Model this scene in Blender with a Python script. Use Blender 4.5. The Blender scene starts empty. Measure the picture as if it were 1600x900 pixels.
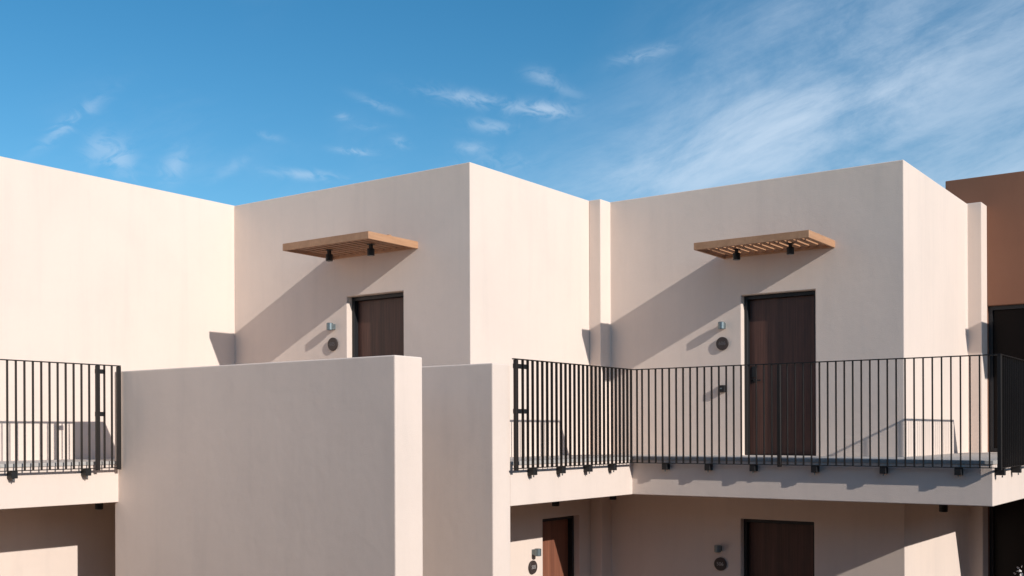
import bpy, bmesh, math, random
from mathutils import Vector, Matrix

random.seed(7)
S = bpy.context.scene
C = S.collection
H = 3.49                      # camera height above the lower paving

# ------------------------------------------------------------------ camera
YAW, ROLL = math.radians(35.5766), math.radians(-0.22152)
FW = Vector((-math.sin(YAW), math.cos(YAW), 0))
R0 = Vector((math.cos(YAW), math.sin(YAW), 0)); UP = Vector((0, 0, 1))
RX = math.cos(ROLL) * R0 + math.sin(ROLL) * UP
UX = -math.sin(ROLL) * R0 + math.cos(ROLL) * UP
cd = bpy.data.cameras.new('camera'); cam = bpy.data.objects.new('camera', cd); C.objects.link(cam)
cd.sensor_width = 36.0; cd.lens = 1704.86 / 1600 * 36
cd.shift_y = 225.78 / 1600; cd.clip_start = 0.1; cd.clip_end = 5000
m = Matrix.Identity(4)
for i in range(3):
    m[i][0] = RX[i]; m[i][1] = UX[i]; m[i][2] = -FW[i]
m[2][3] = H
cam.matrix_world = m
S.camera = cam

# ------------------------------------------------------------------ sun, sky, exposure
SUN = Vector((0.882, -0.200, 0.428)).normalized()
sl = bpy.data.lights.new('sun', 'SUN'); sl.energy = 3.3; sl.angle = math.radians(0.5); sl.color = (1.0, 0.955, 0.905)
so = bpy.data.objects.new('sun', sl); C.objects.link(so)
so.rotation_euler = SUN.to_track_quat('Z', 'Y').to_euler(); so.location = (10, -5, 20)
S.view_settings.view_transform = 'Standard'; S.view_settings.look = 'None'
S.view_settings.exposure = 0.31; S.view_settings.gamma = 1.0; S.view_settings.use_curve_mapping = False

W = bpy.data.worlds.new('World'); S.world = W; W.use_nodes = True
W.cycles.sampling_method = 'MANUAL'; W.cycles.sample_map_resolution = 128
nt = W.node_tree; nt.nodes.clear()
def node(t, **k):
    n = nt.nodes.new(t)
    for a, b in k.items(): setattr(n, a, b)
    return n
def val(sock, v):
    if hasattr(v, 'is_output') or hasattr(v, 'links'): nt.links.new(v, sock)
    else: sock.default_value = v
def M(op, a, b=0.0, c=None, clamp=False):
    n = node('ShaderNodeMath', operation=op); n.use_clamp = clamp
    val(n.inputs[0], a); val(n.inputs[1], b)
    if c is not None: val(n.inputs[2], c)
    return n.outputs[0]
def dotv(v, w):
    n = node('ShaderNodeVectorMath', operation='DOT_PRODUCT'); val(n.inputs[0], v); n.inputs[1].default_value = w
    return n.outputs['Value']
def sstep(x, a, b):
    n = node('ShaderNodeMapRange', interpolation_type='SMOOTHSTEP'); val(n.inputs[0], x)
    n.inputs[1].default_value = a; n.inputs[2].default_value = b
    return n.outputs[0]
def comb(x, y, z):
    n = node('ShaderNodeCombineXYZ'); val(n.inputs[0], x); val(n.inputs[1], y); val(n.inputs[2], z); return n.outputs[0]
def noise(vec, scale, detail=6, rough=0.6, dist=0.0):
    n = node('ShaderNodeTexNoise'); val(n.inputs['Vector'], vec); n.inputs['Scale'].default_value = scale
    n.inputs['Detail'].default_value = detail; n.inputs['Roughness'].default_value = rough; n.inputs['Distortion'].default_value = dist
    return n.outputs[0]

S.cycles.max_bounces = 6; S.cycles.diffuse_bounces = 4
sky = node('ShaderNodeTexSky', sky_type='NISHITA')
sky.sun_disc = False; sky.sun_elevation = math.asin(SUN.z); sky.sun_rotation = math.atan2(SUN.x, SUN.y)
sky.altitude = 200; sky.air_density = 1.0; sky.dust_density = 0.25; sky.ozone_density = 3.0
hs = node('ShaderNodeHueSaturation'); hs.inputs['Saturation'].default_value = 1.30; hs.inputs['Hue'].default_value = 0.489
nt.links.new(sky.outputs[0], hs.inputs['Color'])
D = node('ShaderNodeTexCoord').outputs['Generated']
A = dotv(D, tuple(R0)); E = dotv(D, (0, 0, 1)); F = dotv(D, tuple(FW))
def ae(px, py):          # direction of a point of the sky, as east-west and height components
    d = FW + (px - 800) / 1704.86 * RX + (675.78 - py) / 1704.86 * UX; d.normalize()
    return d.dot(R0), d.z
def rot(ax, ex, ang):
    c, s = math.cos(ang), math.sin(ang)
    p = M('ADD', M('MULTIPLY', ax, c), M('MULTIPLY', ex, s)); q = M('ADD', M('MULTIPLY', ax, -s), M('MULTIPLY', ex, c))
    return p, q
# wind-drawn cirrus texture, stretched along a slope rising to the right
p1, q1 = rot(A, E, math.radians(21))
n_soft = noise(comb(M('MULTIPLY', p1, 4.0), M('MULTIPLY', q1, 8.5), M('MULTIPLY', F, 2.0)), 1.9, 7, 0.66, 0.35)
n_str = noise(comb(M('MULTIPLY', p1, 4.0), M('MULTIPLY', q1, 26.0), F), 2.4, 5, 0.66, 0.7)
n_fine = noise(comb(M('MULTIPLY', A, 20.0), M('MULTIPLY', E, 34.0), M('MULTIPLY', F, 8.0)), 2.2, 5, 0.6, 1.0)
n_big = noise(comb(A, M('MULTIPLY', E, 1.6), F), 2.6, 3, 0.5, 0.0)
tex = M('ADD', M('MULTIPLY', n_soft, 0.78), M('MULTIPLY', n_str, 0.22))
# the cirrus field: it begins in the middle of the view and goes on to the right and round behind
a0, e0 = ae(880, 330); a1, e1 = ae(1010, 60)
band = sstep(M('SUBTRACT', A, M('MULTIPLY', M('SUBTRACT', E, e0), (a1 - a0) / (e1 - e0))), a0 - 0.06, a0 + 0.16)
field = M('MULTIPLY', band, M('ADD', M('MULTIPLY', sstep(tex, 0.33, 0.72), 0.80), 0.20))
# thin veils anywhere else in the sky
veil = M('MULTIPLY', M('MULTIPLY', sstep(n_big, 0.5, 0.75), sstep(tex, 0.42, 0.7)), 0.35)
dens = M('ADD', M('MULTIPLY', field, 0.42), veil)
front = sstep(F, 0.2, 0.5)
puffs = [  # x, y, half length, half height, tilt, strength
    (112, 190, 58, 9, 40, .45), (186, 246, 20, 26, 30, .55), (148, 235, 14, 22, -25, .30), (272, 260, 14, 26, -30, .42), (362, 262, 30, 8, 35, .22),
    (556, 237, 30, 5, -4, .55), (478, 273, 48, 7, -2, .55), (590, 163, 34, 6, -18, .32), (625, 222, 14, 8, -20, .35), (536, 183, 12, 5, 0, .35),
    (420, 213, 20, 5, -12, .25), (575, 198, 22, 5, 0, .22), (850, 171, 40, 11, -3, .75), (735, 154, 70, 10, -10, .55), (768, 197, 36, 9, -4, .45),
    (738, 232, 24, 9, -6, .45), (845, 118, 22, 10, -10, .40), (1005, 85, 44, 9, 10, .40), (880, 140, 30, 8, -20, .25), (770, 260, 60, 20, 8, .22)]
haze = 0.0
for (x, y, sx, sy, ang, st) in ((1130, 215, 270, 80, 8, .30), (940, 285, 150, 36, 4, .26), (1380, 130, 260, 60, 24, .16), (1500, 290, 160, 30, 5, .18)):
    ca, ce = ae(x, y)
    pp, qq = rot(M('SUBTRACT', A, ca), M('SUBTRACT', E, ce), math.radians(ang))
    pp = M('DIVIDE', pp, sx / 1704.86); qq = M('DIVIDE', qq, sy / 1704.86)
    haze = M('MULTIPLY_ADD', M('EXPONENT', M('MULTIPLY', M('ADD', M('MULTIPLY', pp, pp), M('MULTIPLY', qq, qq)), -1.0)), st, haze)
haze = M('MULTIPLY', M('MULTIPLY', haze, M('MULTIPLY', front, 0.75)), M('ADD', M('MULTIPLY', sstep(tex, 0.30, 0.66), 0.75), 0.25))
dens = M('ADD', dens, haze)
puff = 0.0
for (x, y, sx, sy, ang, st) in puffs:
    ca, ce = ae(x, y)
    pp, qq = rot(M('SUBTRACT', A, ca), M('SUBTRACT', E, ce), math.radians(ang))
    pp = M('DIVIDE', pp, sx / 1704.86); qq = M('DIVIDE', qq, sy / 1704.86)
    g = M('EXPONENT', M('MULTIPLY', M('ADD', M('MULTIPLY', pp, pp), M('MULTIPLY', qq, qq)), -1.0))
    puff = M('MULTIPLY_ADD', g, st, puff)
puff = M('MULTIPLY', M('MULTIPLY', puff, M('MULTIPLY', front, 0.62)), sstep(M('ADD', n_fine, M('MULTIPLY', puff, 0.15)), 0.36, 0.68))
dens = M('MINIMUM', M('ADD', dens, puff), 0.85)
mix = node('ShaderNodeMix', data_type='RGBA'); val(mix.inputs[0], dens)
nt.links.new(hs.outputs[0], mix.inputs[6]); mix.inputs[7].default_value = (6.0, 7.0, 8.2, 1)
bg = node('ShaderNodeBackground'); bg.inputs['Strength'].default_value = 0.096
nt.links.new(mix.outputs[2], bg.inputs[0])
wo = node('ShaderNodeOutputWorld'); nt.links.new(bg.outputs[0], wo.inputs[0])

# ------------------------------------------------------------------ materials
def new_mat(name):
    global nt
    mt = bpy.data.materials.new(name); mt.use_nodes = True; nt = mt.node_tree
    b = nt.nodes['Principled BSDF']
    return mt, b
def pos(): return node('ShaderNodeNewGeometry').outputs['Position']
def mapping(vec, sc):
    n = node('ShaderNodeMapping'); nt.links.new(vec, n.inputs[0]); n.inputs['Scale'].default_value = sc; return n.outputs[0]
def mixc(f, a, b):
    n = node('ShaderNodeMix', data_type='RGBA'); val(n.inputs[0], f)
    for s, c in ((n.inputs[6], a), (n.inputs[7], b)):
        if isinstance(c, tuple): s.default_value = (*c, 1)
        else: nt.links.new(c, s)
    return n.outputs[2]
def bump(b, hgt, strength, dist):
    n = node('ShaderNodeBump'); nt.links.new(hgt, n.inputs['Height']); n.inputs['Strength'].default_value = strength; n.inputs['Distance'].default_value = dist
    nt.links.new(n.outputs[0], b.inputs['Normal'])

def stucco(name, base, stain, amount=0.55):
    mt, b = new_mat(name); P = pos()
    blotch = noise(mapping(P, (1, 1, 0.8)), 0.9, 5, 0.6, 0.4)
    streak = noise(mapping(P, (5, 5, 0.35)), 1.0, 4, 0.6, 0.2)
    grain = noise(P, 14, 6, 0.7)
    f = M('ADD', M('MULTIPLY', sstep(blotch, 0.35, 0.75), 0.5), M('MULTIPLY', sstep(streak, 0.42, 0.8), 0.5))
    f = M('ADD', M('MULTIPLY', f, amount), M('MULTIPLY', sstep(grain, 0.45, 0.8), 0.12))
    col = mixc(f, base, stain)
    nt.links.new(col, b.inputs['Base Color'])
    b.inputs['Roughness'].default_value = 0.92; b.inputs['Diffuse Roughness'].default_value = 0.1; b.inputs['Specular IOR Level'].default_value = 0.2
    fine = noise(P, 130, 3, 0.6); mid = noise(P, 9, 4, 0.5); wav = noise(P, 1.3, 2, 0.5)
    h = M('ADD', M('ADD', M('MULTIPLY', fine, 0.0035), M('MULTIPLY', mid, 0.0028)), M('MULTIPLY', wav, 0.010))
    bump(b, h, 0.75, 1.0)
    return mt
CREAM = stucco('cream_stucco', (0.79, 0.655, 0.563), (0.66, 0.555, 0.485))
BROWN = stucco('brown_stucco', (0.27, 0.128, 0.080), (0.225, 0.105, 0.068))

def wood(name, c1, c2, c3, vec_scale, rough=0.45, obj=True):
    mt, b = new_mat(name)
    tc = node('ShaderNodeTexCoord').outputs['Object'] if obj else pos()
    g1 = noise(mapping(tc, vec_scale), 1.0, 8, 0.65, 0.3)
    g2 = noise(mapping(tc, tuple(v * 0.22 for v in vec_scale)), 1.0, 3, 0.5, 0.5)
    col = mixc(sstep(g1, 0.35, 0.68), c1, c2); col = mixc(M('MULTIPLY', sstep(g2, 0.4, 0.7), 0.6), col, c3)
    nt.links.new(col, b.inputs['Base Color']); b.inputs['Roughness'].default_value = rough
    bump(b, g1, 0.15, 0.002)
    return mt
WALNUT = wood('walnut_veneer', (0.072, 0.030, 0.021), (0.120, 0.050, 0.034), (0.042, 0.019, 0.014), (55, 55, 1.4), 0.5)
REDWOOD = wood('reddish_veneer', (0.20, 0.075, 0.042), (0.30, 0.115, 0.065), (0.14, 0.05, 0.03), (55, 55, 1.4), 0.5)
TAN = wood('tan_timber', (0.45, 0.235, 0.125), (0.52, 0.285, 0.155), (0.38, 0.195, 0.10), (30, 3, 30), 0.55)

def plain(name, col, rough, metal=0.0, var=0.12, spec=0.4):
    mt, b = new_mat(name); P = pos()
    n = noise(P, 35, 5, 0.6)
    nt.links.new(mixc(sstep(n, 0.35, 0.7), col, tuple(c * (1 - var) for c in col)), b.inputs['Base Color'])
    b.inputs['Roughness'].default_value = rough; b.inputs['Metallic'].default_value = metal; b.inputs['Specular IOR Level'].default_value = spec
    return mt
IRON = plain('dark_bronze_paint', (0.016, 0.012, 0.010), 0.5)
BLACK = plain('black_powder_coat', (0.012, 0.012, 0.013), 0.5)
FRAME = plain('black_door_frame', (0.017, 0.017, 0.019), 0.45)
STEEL = plain('satin_grey_metal', (0.20, 0.245, 0.26), 0.42, 0.6)
BRONZE = plain('brown_sign_plate', (0.050, 0.036, 0.033), 0.5)
LETTER = plain('pale_lettering', (0.42, 0.40, 0.39), 0.6)
LETTER_DIM = plain('faint_lettering', (0.13, 0.12, 0.125), 0.6)  # darker tone for the faint digits of the upper signs
LENS = plain('frosted_lens', (0.22, 0.22, 0.21), 0.4)
STONE = plain('pale_floor_stone', (0.50, 0.465, 0.43), 0.75, 0, 0.2)
PAVE = plain('terracotta_paving', (0.10, 0.060, 0.040), 0.95, 0, 0.4)
GLASS = plain('dark_tinted_glass', (0.012, 0.008, 0.007), 0.25, 0, 0.1, 0.08)
LEAF = plain('shrub_leaf', (0.06, 0.09, 0.035), 0.5, 0, 0.4)
PETAL = plain('pale_petal', (0.70, 0.60, 0.54), 0.6)
BARK = plain('shrub_bark', (0.12, 0.085, 0.06), 0.9)

# ------------------------------------------------------------------ helpers
def mesh_obj(name, me, mat, parent=None, loc=None):
    o = bpy.data.objects.new(name, me); C.objects.link(o)
    if mat and not me.materials: me.materials.append(mat)
    if loc is not None: o.location = loc
    if parent: o.parent = parent
    return o
def bevel(o, w, seg=2):
    md = o.modifiers.new('bevel', 'BEVEL'); md.width = w; md.segments = seg; md.limit_method = 'ANGLE'; md.angle_limit = math.radians(40)
def tag(o, label, cat, group=None):
    o['label'] = label; o['category'] = cat
    if group: o['group'] = group
    return o
def thing(name, label, cat, loc, group=None, rz=0.0):
    o = bpy.data.objects.new(name, None); C.objects.link(o); o.empty_display_size = 0.2
    o.location = loc; o.rotation_euler = (0, 0, rz)
    return tag(o, label, cat, group)
def solid(add, sub=(), origin=(0, 0, 0)):
    """rectilinear solid: union of the add boxes minus the sub boxes, one welded surface"""
    cuts = [sorted({round(b[k + j], 5) for b in (*add, *sub) for j in (0, 3)}) for k in range(3)]
    def inside(c, bs): return any(b[0] < c[0] < b[3] and b[1] < c[1] < b[4] and b[2] < c[2] < b[5] for b in bs)
    n = [len(c) - 1 for c in cuts]; full = set()
    for i in range(n[0]):
        for j in range(n[1]):
            for k in range(n[2]):
                c = [(cuts[a][x] + cuts[a][x + 1]) / 2 for a, x in enumerate((i, j, k))]
                if inside(c, add) and not inside(c, sub): full.add((i, j, k))
    verts, idx, faces = [], {}, []
    def V(i, j, k):
        if (i, j, k) not in idx:
            idx[(i, j, k)] = len(verts); verts.append((cuts[0][i] - origin[0], cuts[1][j] - origin[1], cuts[2][k] - origin[2]))
        return idx[(i, j, k)]
    for (i, j, k) in sorted(full):
        if (i - 1, j, k) not in full: faces.append([V(i, j, k), V(i, j, k + 1), V(i, j + 1, k + 1), V(i, j + 1, k)])
        if (i + 1, j, k) not in full: faces.append([V(i + 1, j, k), V(i + 1, j + 1, k), V(i + 1, j + 1, k + 1), V(i + 1, j, k + 1)])
        if (i, j - 1, k) not in full: faces.append([V(i, j, k), V(i + 1, j, k), V(i + 1, j, k + 1), V(i, j, k + 1)])
        if (i, j + 1, k) not in full: faces.append([V(i, j + 1, k), V(i, j + 1, k + 1), V(i + 1, j + 1, k + 1), V(i + 1, j + 1, k)])
        if (i, j, k - 1) not in full: faces.append([V(i, j, k), V(i, j + 1, k), V(i + 1, j + 1, k), V(i + 1, j, k)])
        if (i, j, k + 1) not in full: faces.append([V(i, j, k + 1), V(i + 1, j, k + 1), V(i + 1, j + 1, k + 1), V(i, j + 1, k + 1)])
    me = bpy.data.meshes.new('solid'); me.from_pydata(verts, [], faces); me.update()
    bm = bmesh.new(); bm.from_mesh(me)
    bmesh.ops.dissolve_limit(bm, angle_limit=0.01, verts=bm.verts, edges=bm.edges, use_dissolve_boundaries=False)
    bm.to_mesh(me); bm.free()
    return me
def box_me(x0, y0, z0, x1, y1, z1): return solid([(x0, y0, z0, x1, y1, z1)])
def lathe_me(profile, seg=24, axis='Z'):
    """closed turned shape; profile = [(radius, height)...]"""
    bm = bmesh.new(); rings = []
    for r, z in profile:
        rings.append([bm.verts.new((r * math.cos(2 * math.pi * i / seg), r * math.sin(2 * math.pi * i / seg), z)) for i in range(seg)])
    for a, b in zip(rings, rings[1:]):
        for i in range(seg): bm.faces.new((a[i], a[(i + 1) % seg], b[(i + 1) % seg], b[i]))
    bm.faces.new(list(reversed(rings[0]))); bm.faces.new(rings[-1])
    if axis == 'Y': bmesh.ops.transform(bm, matrix=Matrix.Rotation(math.radians(90), 4, 'X'), verts=bm.verts)
    bmesh.ops.recalc_face_normals(bm, faces=bm.faces)
    me = bpy.data.meshes.new('turned'); bm.to_mesh(me); bm.free(); return me
def join_me(*mes):
    bm = bmesh.new()
    for me in mes: bm.from_mesh(me)
    me = bpy.data.meshes.new('joined'); bm.to_mesh(me); bm.free(); return me

# ------------------------------------------------------------------ the setting
DK = 3.155                      # upper walkway level
SB = 2.64                       # underside of the walkway slabs
RF = 7.0                        # top of the cream parapets
UA, UB, UC = -13.251, -8.662, -4.077
V2, V3, V4 = 11.192, 14.418, 18.17

def sheet(name, x0, y0, x1, y1, z, mat, n=1):
    me = bpy.data.meshes.new(name); me.from_pydata([(x0, y0, z), (x1, y0, z), (x1, y1, z), (x0, y1, z)], [], [(0, 1, 2, 3)])
    o = mesh_obj(name, me, mat); o['kind'] = 'structure'; return o
sheet('ground', -1500, -1500, 1500, 1500, 0, PAVE)

# ------------------------------------------------------------------ doors
def make_door(block, loc, rz, w, h, veneer=None):
    """local x along the opening, y into the wall, z up; origin at the left foot of the opening on the wall face"""
    leaf = mesh_obj('door', box_me(0.05, 0.175, 0.012, w - 0.05, 0.22, h - 0.055), veneer or WALNUT, block, loc)
    leaf.rotation_euler = (0, 0, rz); bevel(leaf, 0.002, 1)
    fr = mesh_obj('frame', solid([(0.001, 0.10, 0.0, w - 0.001, 0.235, h - 0.001)], [(0.048, 0.0, -0.1, w - 0.048, 0.3, h - 0.052)]), FRAME, leaf); bevel(fr, 0.003, 1)
    si = mesh_obj('threshold', box_me(0.049, 0.11, 0.001, w - 0.049, 0.234, 0.011), FRAME, leaf)
    lock = mesh_obj('lock_plate', box_me(0.085, 0.152, 1.10, 0.145, 0.1745, 1.26), BLACK, leaf); bevel(lock, 0.008, 2)
    hd = mesh_obj('handle', join_me(box_me(0.10, 0.115, 1.045, 0.125, 0.1745, 1.07), box_me(0.10, 0.115, 1.047, 0.235, 0.131, 1.068), box_me(0.092, 0.166, 1.03, 0.133, 0.1745, 1.085)), BLACK, leaf)
    return leaf

# ------------------------------------------------------------------ building blocks
def block(label, add, sub, base, mat, name='apartment_block'):
    e = thing(name, label, 'building', base)
    w = mesh_obj('wall', solid(add, sub, base), mat, e); bevel(w, 0.012, 3)
    return e
def parapet(x0, y0, x1, y1, top): return (x0 + 0.25, y0 + 0.25, top - 0.45, x1 - 0.25, y1 - 0.25, top + 1)
def roof(e, x0, y0, x1, y1, z, base):
    mesh_obj('roof', box_me(x0 + 0.25 - base[0], y0 + 0.25 - base[1], z - base[2], x1 - 0.25 - base[0], y1 - 0.25 - base[1], z + 0.06 - base[2]), STONE, e)

b1 = (-16.0, 6.0, 0)
k1 = block('cream stucco block filling the left edge with a blank sunlit side wall', [(-18.5, 1.5, 0, UA, 16, RF)], [parapet(-18.5, 1.5, UA, 16, RF)], b1, CREAM)
roof(k1, -18.5, 1.5, UA, 16, RF - 0.45, b1)
b2 = (-10.95, V2, 0)
k2 = block('cream stucco block in the middle whose upper door hides behind the stair wall',
           [(UA, V2, 0, UB, 19, RF)],
           [parapet(UA, V2, UB, 19, RF), (-10.867, V2 - 1, DK + .001, -9.813, V2 + 0.26, 5.42), (UB - 0.26, 12.851, -1, UB + 1, 13.834, 2.257)], b2, CREAM)
roof(k2, UA, V2, UB, 19, RF - 0.45, b2)
b3 = (-6.37, V3, 0)
k3 = block('cream stucco block on the right with the dark door behind the railing',
           [(UB, V3, 0, UC, V4 - 0.003, RF), (UB, 14.134, 0, -8.459, V3, RF), (UC, 17.803, 0, -3.868, V4 - 0.003, RF)],
           [parapet(UB, V3, UC, V4, RF), (-6.326, V3 - 1, DK + .001, -5.255, V3 + 0.26, 5.415), (-6.345, V3 - 1, -1, -5.283, V3 + 0.26, 2.26)], b3, CREAM)
roof(k3, UB, V3, UC, V4, RF - 0.45, b3)
b4 = (-0.8, V4, 0)
k4 = block('brown stucco building behind the blocks at the right edge', [(-4.488, V4, 0, 4.0, 25, 7.47)],
           [parapet(-4.488, V4, 4.0, 25, 7.47), (-3.866, V4 - 1, DK + .001, 2.2, V4 + 0.22, 5.435), (-3.866, V4 - 1, -1, 2.2, V4 + 0.22, 2.62)], b4, BROWN, 'brown_building')
roof(k4, -4.488, V4, 4.0, 25, 7.02, b4)
for z0, z1 in ((DK, 5.433), (0.0, 2.618)):
    g = None
    for i in range(4):
        x0 = -3.864 + i * 1.5155
        fr = mesh_obj('window', solid([(x0 + .002, V4 + 0.06, z0 + .003, x0 + 1.5135, V4 + 0.2, z1)], [(x0 + .06, V4 - 1, z0 + .06, x0 + 1.45, V4 + 1, z1 - .06)], b4), FRAME, k4)
        mesh_obj('pane', box_me(x0 + .058 - b4[0], 0.115, z0 + .058, x0 + 1.452 - b4[0], 0.139, z1 - .058), GLASS, fr)

def rel(p, b): return (p[0] - b[0], p[1] - b[1], p[2] - b[2])
make_door(k2, rel((-10.867, V2, DK), b2), 0, 1.054, 2.262)
make_door(k2, rel((UB, 12.851, 0), b2), math.radians(90), 0.983, 2.255, REDWOOD)
make_door(k3, rel((-6.326, V3, DK), b3), 0, 1.071, 2.258)
make_door(k3, rel((-6.345, V3, 0), b3), 0, 1.062, 2.258)

# unseen blocks added behind and right of the viewpoint to shade under the walkways
for lab, x0, y0, x1, y1 in (('brown two storey block added behind the viewpoint to shade under the walkways', -30.0, -13.0, 12.0, -5.0),
                            ('brown two storey block added beyond the right edge to cut low sky light', 15.0, -13.0, 23.0, 22.0)):
    bb = ((x0 + x1) / 2, (y0 + y1) / 2, 0)
    wx = block(lab, [(x0, y0, 0, x1, y1, RF)], [parapet(x0, y0, x1, y1, RF)], bb, BROWN, 'shade_wing')
    roof(wx, x0, y0, x1, y1, RF - 0.45, bb)

# ------------------------------------------------------------------ walkways
def walkway(label, boxes, base, over):
    e = thing('balcony_walkway', label, 'balcony', base)
    s = mesh_obj('slab', solid([(a, b, SB, c, d, DK - 0.045) for a, b, c, d in boxes], (), base), CREAM, e); bevel(s, 0.008, 2)
    t = mesh_obj('floor_stone', solid([(a, b, DK - 0.045, c, d, DK) for a, b, c, d in over], (), base), STONE, e); bevel(t, 0.004, 1)
    return e
walkway('cream walkway slab at the left running into the stair wall', [(UA, 1.6, -11.92, 10.2, ), (UA, 10.2, UB, V2)], (-12.6, 6, SB),
        [(UA, 1.6, -11.91, 10.2), (UA, 10.2, UB, V2)])
walkway('cream walkway slab wrapping round the right hand block below its railings', [(UB, 10.212, -7.33, 13.06), (UB, 13.06, -2.73, 14.134), (-8.459, 14.134, -2.73, V3), (UC, V3, -2.73, 17.803), (-3.868, 17.803, -2.73, V4), (-2.73, 16.70, 3.0, V4)], (-6.5, 13.7, SB),
        [(UB, 10.212, -7.32, 13.05), (UB, 13.05, -2.72, 14.134), (-8.459, 14.134, -2.72, V3), (UC, V3, -2.72, 17.803), (-3.868, 17.803, -2.72, V4), (-2.72, 16.69, 3.0, V4)])

def wallpiece(label, x0, y0, x1, y1, z1):
    base = ((x0 + x1) / 2, (y0 + y1) / 2, 0)
    o = mesh_obj('stair_wall', solid([(x0, y0, 0, x1, y1, z1)], (), base), CREAM, None, base); bevel(o, 0.015, 3)
    return tag(o, label, 'wall')
wallpiece('tall grey shaded stair wall in the foreground with a sunlit end face', -12.0, 8.216, -7.317, 8.643, H + 0.783)
wallpiece('shorter looking cream wall just behind the foreground stair wall, beside the railing', -11.90, 9.87, -7.326, 10.21, H + 0.785)
st = []
for i in range(18):
    x = -11.915 + i * 0.25
    st.append((x, 8.648, 0, x + 0.25, 9.865, DK - (i + 1) * 0.1748 if i < 17 else 0.06))
o = mesh_obj('stairs', solid(st), STONE); o['kind'] = 'structure'

# ------------------------------------------------------------------ railings
ZT, ZB = H + 0.85, H - 0.41
BAR_V = box_me(-0.0165, -0.005, 0, 0.0165, 0.005, ZT - 0.012 - ZB)     # bar of a run along y
BAR_U = box_me(-0.005, -0.018, 0, 0.005, 0.018, ZT - 0.012 - ZB)     # bar of a run along x
def railing(label, axis, fixed, a, b, bars, brackets, out, posts=(), links=()):
    """out = +1/-1: the side away from the slab; axis 0 runs along x, 1 along y"""
    def P(t, off, z): return (t, fixed + off, z) if axis == 0 else (fixed + off, t, z)
    base = P((a + b) / 2, 0, ZB)
    e = thing('railing', label, 'railing', base, 'walkway railings')
    def bx(t0, o0, z0, t1, o1, z1):
        p, q = P(t0, o0, z0), P(t1, o1, z1)
        lo = [min(p[i], q[i]) - base[i] for i in range(3)]; hi = [max(p[i], q[i]) - base[i] for i in range(3)]
        return box_me(*lo, *hi)
    t = mesh_obj('top_rail', bx(a, -0.021, ZT - 0.012, b, 0.021, ZT), IRON, e); bevel(t, 0.002, 1)
    mesh_obj('bottom_rail', bx(a, -0.021, ZB - 0.010, b, 0.021, ZB), IRON, e)
    me = BAR_U if axis == 0 else BAR_V
    for x in bars:
        p = P(x, 0, ZB); mesh_obj('baluster', me, IRON, e, [p[i] - base[i] for i in range(3)])
    for x in posts: 
        o = mesh_obj('post', bx(x - 0.022, -0.022, ZB - 0.03, x + 0.022, 0.022, ZT - 0.014), IRON, e); bevel(o, 0.003, 1)
    for (x0, x1) in links:
        for z in (0.765, 0.245): mesh_obj('link_plate', bx(x0, -0.028, H + z - 0.027, x1, -0.010, H + z + 0.027), BLACK, e)
    for x in brackets:
        k = mesh_obj('bracket', bx(x - 0.037, 0.016 * out, ZB - 0.092, x + 0.037, -0.105 * out, ZB - 0.010), BLACK, e); bevel(k, 0.003, 1)
        s = mesh_obj('bolt', bx(x - 0.006, -0.008 * out, ZB - 0.118, x + 0.006, -0.020 * out, ZB - 0.095), STEEL, k)
    return e
def seq(a, b, step):
    n = int((b - a) / step + 1e-6); return [a + i * step for i in range(n + 1)]
railing('dark bar railing at the left edge ending at the stair wall', 1, -11.83, 1.7, 8.185, [8.17 - 0.1035 * i for i in range(1, 62) if abs(8.17 - 0.1035 * i - 7.87) > 0.03],
        [6.80, 7.735, 5.86, 4.92, 3.98, 3.04, 2.1], 1, [7.87, 8.163], [(7.85, 7.985)])
railing('dark bar railing seen edge on between the stair wall and the inner corner', 1, -7.25, 10.165, 13.001, seq(10.352, 12.92, 0.1018), [10.59, 11.21, 11.84, 12.45], 1, [10.215], [(10.195, 10.47)])
railing('long dark bar railing in front of the right hand block and its door', 0, 12.98, -7.229, -2.66, [-7.205] + seq(-7.127, -2.70, 0.1019),
        [-6.79, -6.17, -5.55, -4.75, -3.92, -3.08], -1, [-5.195])
railing('dark bar railing turning away at the right edge past the outer corner', 1, -2.64, 12.959, 16.621, seq(13.06, 16.56, 0.1018), [13.18, 14.06, 14.95, 15.85], 1, [12.985])
railing('short dark bar railing running off beyond the right edge', 0, 16.60, -2.619, 1.6, seq(-2.52, 1.5, 0.1018), [-2.0, -1.1, -0.2, 0.7], -1)

# ------------------------------------------------------------------ slatted canopies
def canopy(label, x0, x1, vw, ztop, zbot):
    base = ((x0 + x1) / 2, vw, zbot); d = 0.968; hh = ztop - zbot; w = x1 - x0
    e = thing('slatted_canopy', label, 'canopy', base, 'slatted door canopies')
    L = -w / 2; R = w / 2
    for nm, me in (('front_board', box_me(L, -d, 0, R, -d + 0.032, hh)), ('side_board', box_me(L, -d + 0.032, 0, L + 0.032, 0, hh)),
                   ('side_board', box_me(R - 0.032, -d + 0.032, 0, R, 0, hh)), ('back_board', box_me(L + 0.032, -0.035, 0.004, R - 0.032, 0, hh - 0.004))):
        o = mesh_obj(nm, me, TAN, e); bevel(o, 0.003, 1)
    n = 12; pitch = (w - 0.064 + 0.067) / (n + 1)
    sm = box_me(-0.025, -d + 0.032, 0, 0.025, -0.035, 0.053)
    for i in range(n):
        mesh_obj('slat', sm, TAN, e, (L + 0.032 + 0.067 + 0.025 + i * (w - 0.064 - 2 * 0.067 - 0.05) / (n - 1), 0, hh - 0.058))
    mesh_obj('support_rail', box_me(L + 0.033, -0.545, hh - 0.004, R - 0.033, -0.495, hh + 0.02), TAN, e)
    return e
canopy('tan slatted timber canopy above the half hidden middle door', -11.126, -9.546, V2, H + 2.57, H + 2.474)
canopy('tan slatted timber canopy above the upper door of the right block', -6.585, -4.979, V3, H + 2.557, H + 2.46)
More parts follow.
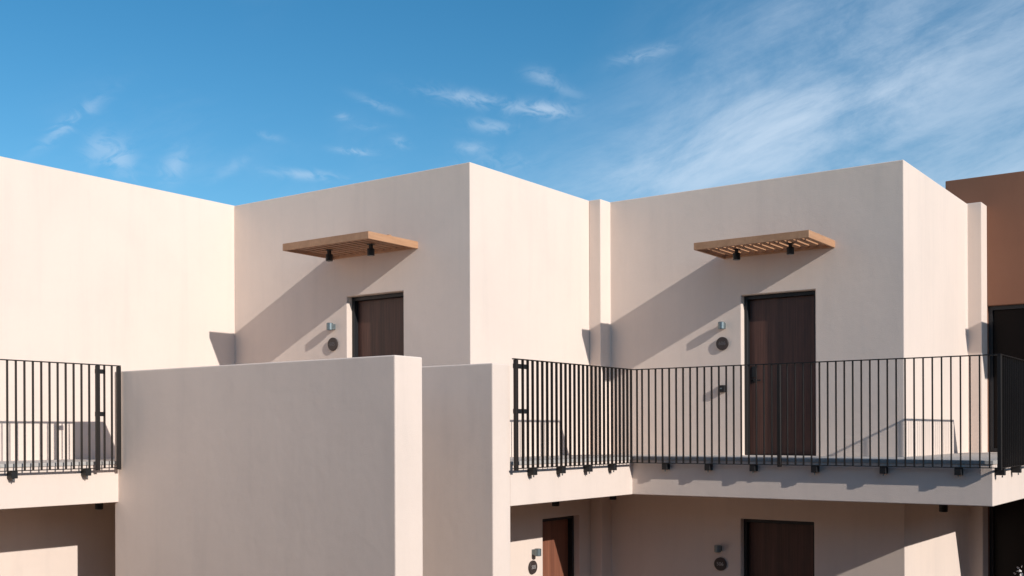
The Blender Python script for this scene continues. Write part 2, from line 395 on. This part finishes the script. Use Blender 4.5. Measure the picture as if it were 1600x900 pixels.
canopy('tan slatted timber canopy fixed to the brown building beyond the right edge', -2.02, -0.42, V4, H + 2.57, H + 2.474)

# ------------------------------------------------------------------ small fittings
SPOT_BODY = lathe_me([(0.046, 0.0), (0.049, 0.004), (0.049, 0.088), (0.046, 0.092), (0.02, 0.094)], 24)
SPOT_LENS = lathe_me([(0.040, -0.003), (0.043, 0.0), (0.043, 0.003)], 20)
def spotlight(label, x, y, ztop, stem, group):
    z0 = ztop - stem - 0.106
    e = thing('spotlight', label, 'spotlight', (x, y, z0), group)
    mesh_obj('housing', SPOT_BODY, BLACK, e); mesh_obj('lens', SPOT_LENS, LENS, e)
    mesh_obj('stem', join_me(box_me(-0.019, -0.02, 0.090, 0.019, 0.02, 0.106 + stem), box_me(-0.045, -0.03, 0.096 + stem, 0.045, 0.03, 0.106 + stem)), BLACK, e)
zc2, zc3 = H + 2.57 - 0.058, H + 2.557 - 0.058
G1 = 'spotlights under the slatted canopies'; G2 = 'ceiling spotlights under the walkways'
spotlight('black spotlight under the left half of the middle canopy', -10.718, 10.70, zc2, 0.050, G1)
spotlight('black spotlight under the right half of the middle canopy', -9.947, 10.70, zc2, 0.050, G1)
spotlight('black spotlight under the left half of the right canopy', -6.176, 13.93, zc3, 0.044, G1)
spotlight('black spotlight under the right half of the right canopy', -5.411, 13.93, zc3, 0.044, G1)
spotlight('black ceiling spotlight below the right walkway corner', -3.37, 13.5, SB, 0.004, G2)
spotlight('black ceiling spotlight nearest the lower left door, under the walkway', -7.87, 11.98, SB, 0.012, G2)
spotlight('black ceiling spotlight under the inner corner of the walkway', -7.93, 13.57, SB, 0.012, G2)
spotlight('black ceiling spotlight under the left walkway beside the stair wall', -12.35, 8.23, SB, 0.0, G2)

LAMP = lathe_me([(0.044, 0), (0.048, 0.004), (0.048, 0.096), (0.044, 0.10)], 28)
LAMP_LENS = lathe_me([(0.036, -0.002), (0.036, 0.004)], 20)
def wall_lamp(label, x, y, z, rz):
    e = thing('wall_lamp', label, 'wall lamp', (x, y, z - 0.05), 'up and down wall lamps', rz)
    mesh_obj('housing', LAMP, STEEL, e, (0, -0.085, 0)); mesh_obj('lens', LAMP_LENS, LENS, e, (0, -0.085, 0)); mesh_obj('lens', LAMP_LENS, LENS, e, (0, -0.085, 0.099))
    o = mesh_obj('wall_bracket', box_me(-0.03, -0.05, 0.012, 0.03, 0.002, 0.088), STEEL, e); bevel(o, 0.004, 1)
wall_lamp('small grey wall lamp left of the half hidden middle door', -11.12, V2, H + 1.515, 0)
wall_lamp('small grey wall lamp left of the upper right door', -6.59, V3, H + 1.508, 0)
wall_lamp('small grey wall lamp left of the sunlit lower door', UB, 12.60, H - 1.675, math.radians(90))
wall_lamp('small wall lamp in the shade left of the lower right door', -6.66, V3, H - 1.665, 0)

DISC = lathe_me([(0.088, 0.004), (0.094, 0.010), (0.094, 0.028), (0.090, 0.032)], 40, 'Y')   # turned about y, face towards -y
def number_sign(label, x, y, z, rz, text, lm):
    e = thing('number_sign', label, 'sign', (x, y, z), 'round door number signs', rz)
    mesh_obj('plate', DISC, BRONZE, e); mesh_obj('spacer', box_me(-0.03, -0.006, -0.03, 0.03, 0.001, 0.03), BLACK, e)
    cu = bpy.data.curves.new('digits', 'FONT'); cu.body = text; cu.size = 0.072; cu.align_x = 'CENTER'; cu.align_y = 'CENTER'; cu.extrude = 0.0008
    to = bpy.data.objects.new('digits', cu); C.objects.link(to)
    dg = bpy.context.evaluated_depsgraph_get(); me = bpy.data.meshes.new_from_object(to.evaluated_get(dg))
    bpy.data.objects.remove(to); me.materials.clear()
    t = mesh_obj('lettering', me, lm, e, (0, -0.0332, 0)); t.rotation_euler = (math.radians(90), 0, 0)
number_sign('round brown number sign left of the half hidden middle door', -11.128, V2, H + 1.269, 0, '605', LETTER_DIM)
number_sign('round brown number sign left of the upper right door', -6.607, V3, H + 1.256, 0, '606', LETTER_DIM)
number_sign('round brown 505 number sign left of the sunlit lower door', UB, 12.574, H - 1.884, math.radians(90), '505', LETTER)
number_sign('round dark number sign in the shade left of the lower right door', -6.65, V3, H - 1.889, 0, '506', LETTER)

e = thing('door_intercom', 'small black box on the wall low left of the upper right door', 'intercom', (-6.612, V3, H + 0.563))
o = mesh_obj('housing', box_me(-0.048, -0.062, 0, 0.048, 0.002, 0.1), BLACK, e); bevel(o, 0.006, 2)
mesh_obj('button', box_me(-0.016, -0.066, 0.044, 0.016, -0.060, 0.06), STEEL, e)

# ------------------------------------------------------------------ shrub whose top reaches the lower right corner
e = thing('flowering_shrub', 'pale flowering shrub just reaching into the lower right corner', 'shrub', (-1.75, 11.3, 0))
bm = bmesh.new(); lf = bmesh.new(); pt = bmesh.new()
def stick(bm, a, b, r0, r1, k=6):
    a, b = Vector(a), Vector(b); d = (b - a).normalized(); x = d.orthogonal().normalized(); y = d.cross(x); rs = []
    for p, r in ((a, r0), (b, r1)): rs.append([bm.verts.new(p + r * (math.cos(2 * math.pi * i / k) * x + math.sin(2 * math.pi * i / k) * y)) for i in range(k)])
    for i in range(k): bm.faces.new((rs[0][i], rs[0][(i + 1) % k], rs[1][(i + 1) % k], rs[1][i]))
def blade(bm, p, d, l, w):
    d = d.normalized(); s = d.orthogonal().normalized(); s = Matrix.Rotation(random.uniform(0, 6.28), 3, d) @ s; n = d.cross(s)
    v = [bm.verts.new(q) for q in (p, p + d * l * .45 + s * w + n * w * .3, p + d * l, p + d * l * .45 - s * w + n * w * .3)]
    bm.faces.new(v)
for i in range(26):
    a = random.uniform(0, 6.28); tilt = random.uniform(0.02, 0.16); hh = random.uniform(1.75, 2.2)
    prev = Vector((random.uniform(-.1, .1), random.uniform(-.1, .1), 0)); d = Vector((math.cos(a) * tilt, math.sin(a) * tilt, 1))
    for s in range(5):
        nx = prev + d.normalized() * hh / 5 + Vector((random.uniform(-.03, .03), random.uniform(-.03, .03), 0))
        stick(bm, prev, nx, 0.012 * (1 - s * .16), 0.012 * (1 - (s + 1) * .16)); prev = nx
        if s > 0:
            for q in range(12): blade(lf, prev - d.normalized() * random.uniform(0, .3), Vector((random.gauss(0, 1), random.gauss(0, 1), random.uniform(-.2, 1))), random.uniform(.07, .13), .014)
    for q in range(34): blade(pt, prev + Vector((random.gauss(0, .045), random.gauss(0, .045), random.gauss(0, .05))), Vector((random.gauss(0, 1), random.gauss(0, 1), random.gauss(.3, 1))), .035, .014)
for nm, b, mt in (('stem', bm, BARK), ('leaves', lf, LEAF), ('blossom', pt, PETAL)):
    me = bpy.data.meshes.new(nm); b.to_mesh(me); b.free(); o = mesh_obj(nm, me, mt, e); o['kind'] = 'stuff'
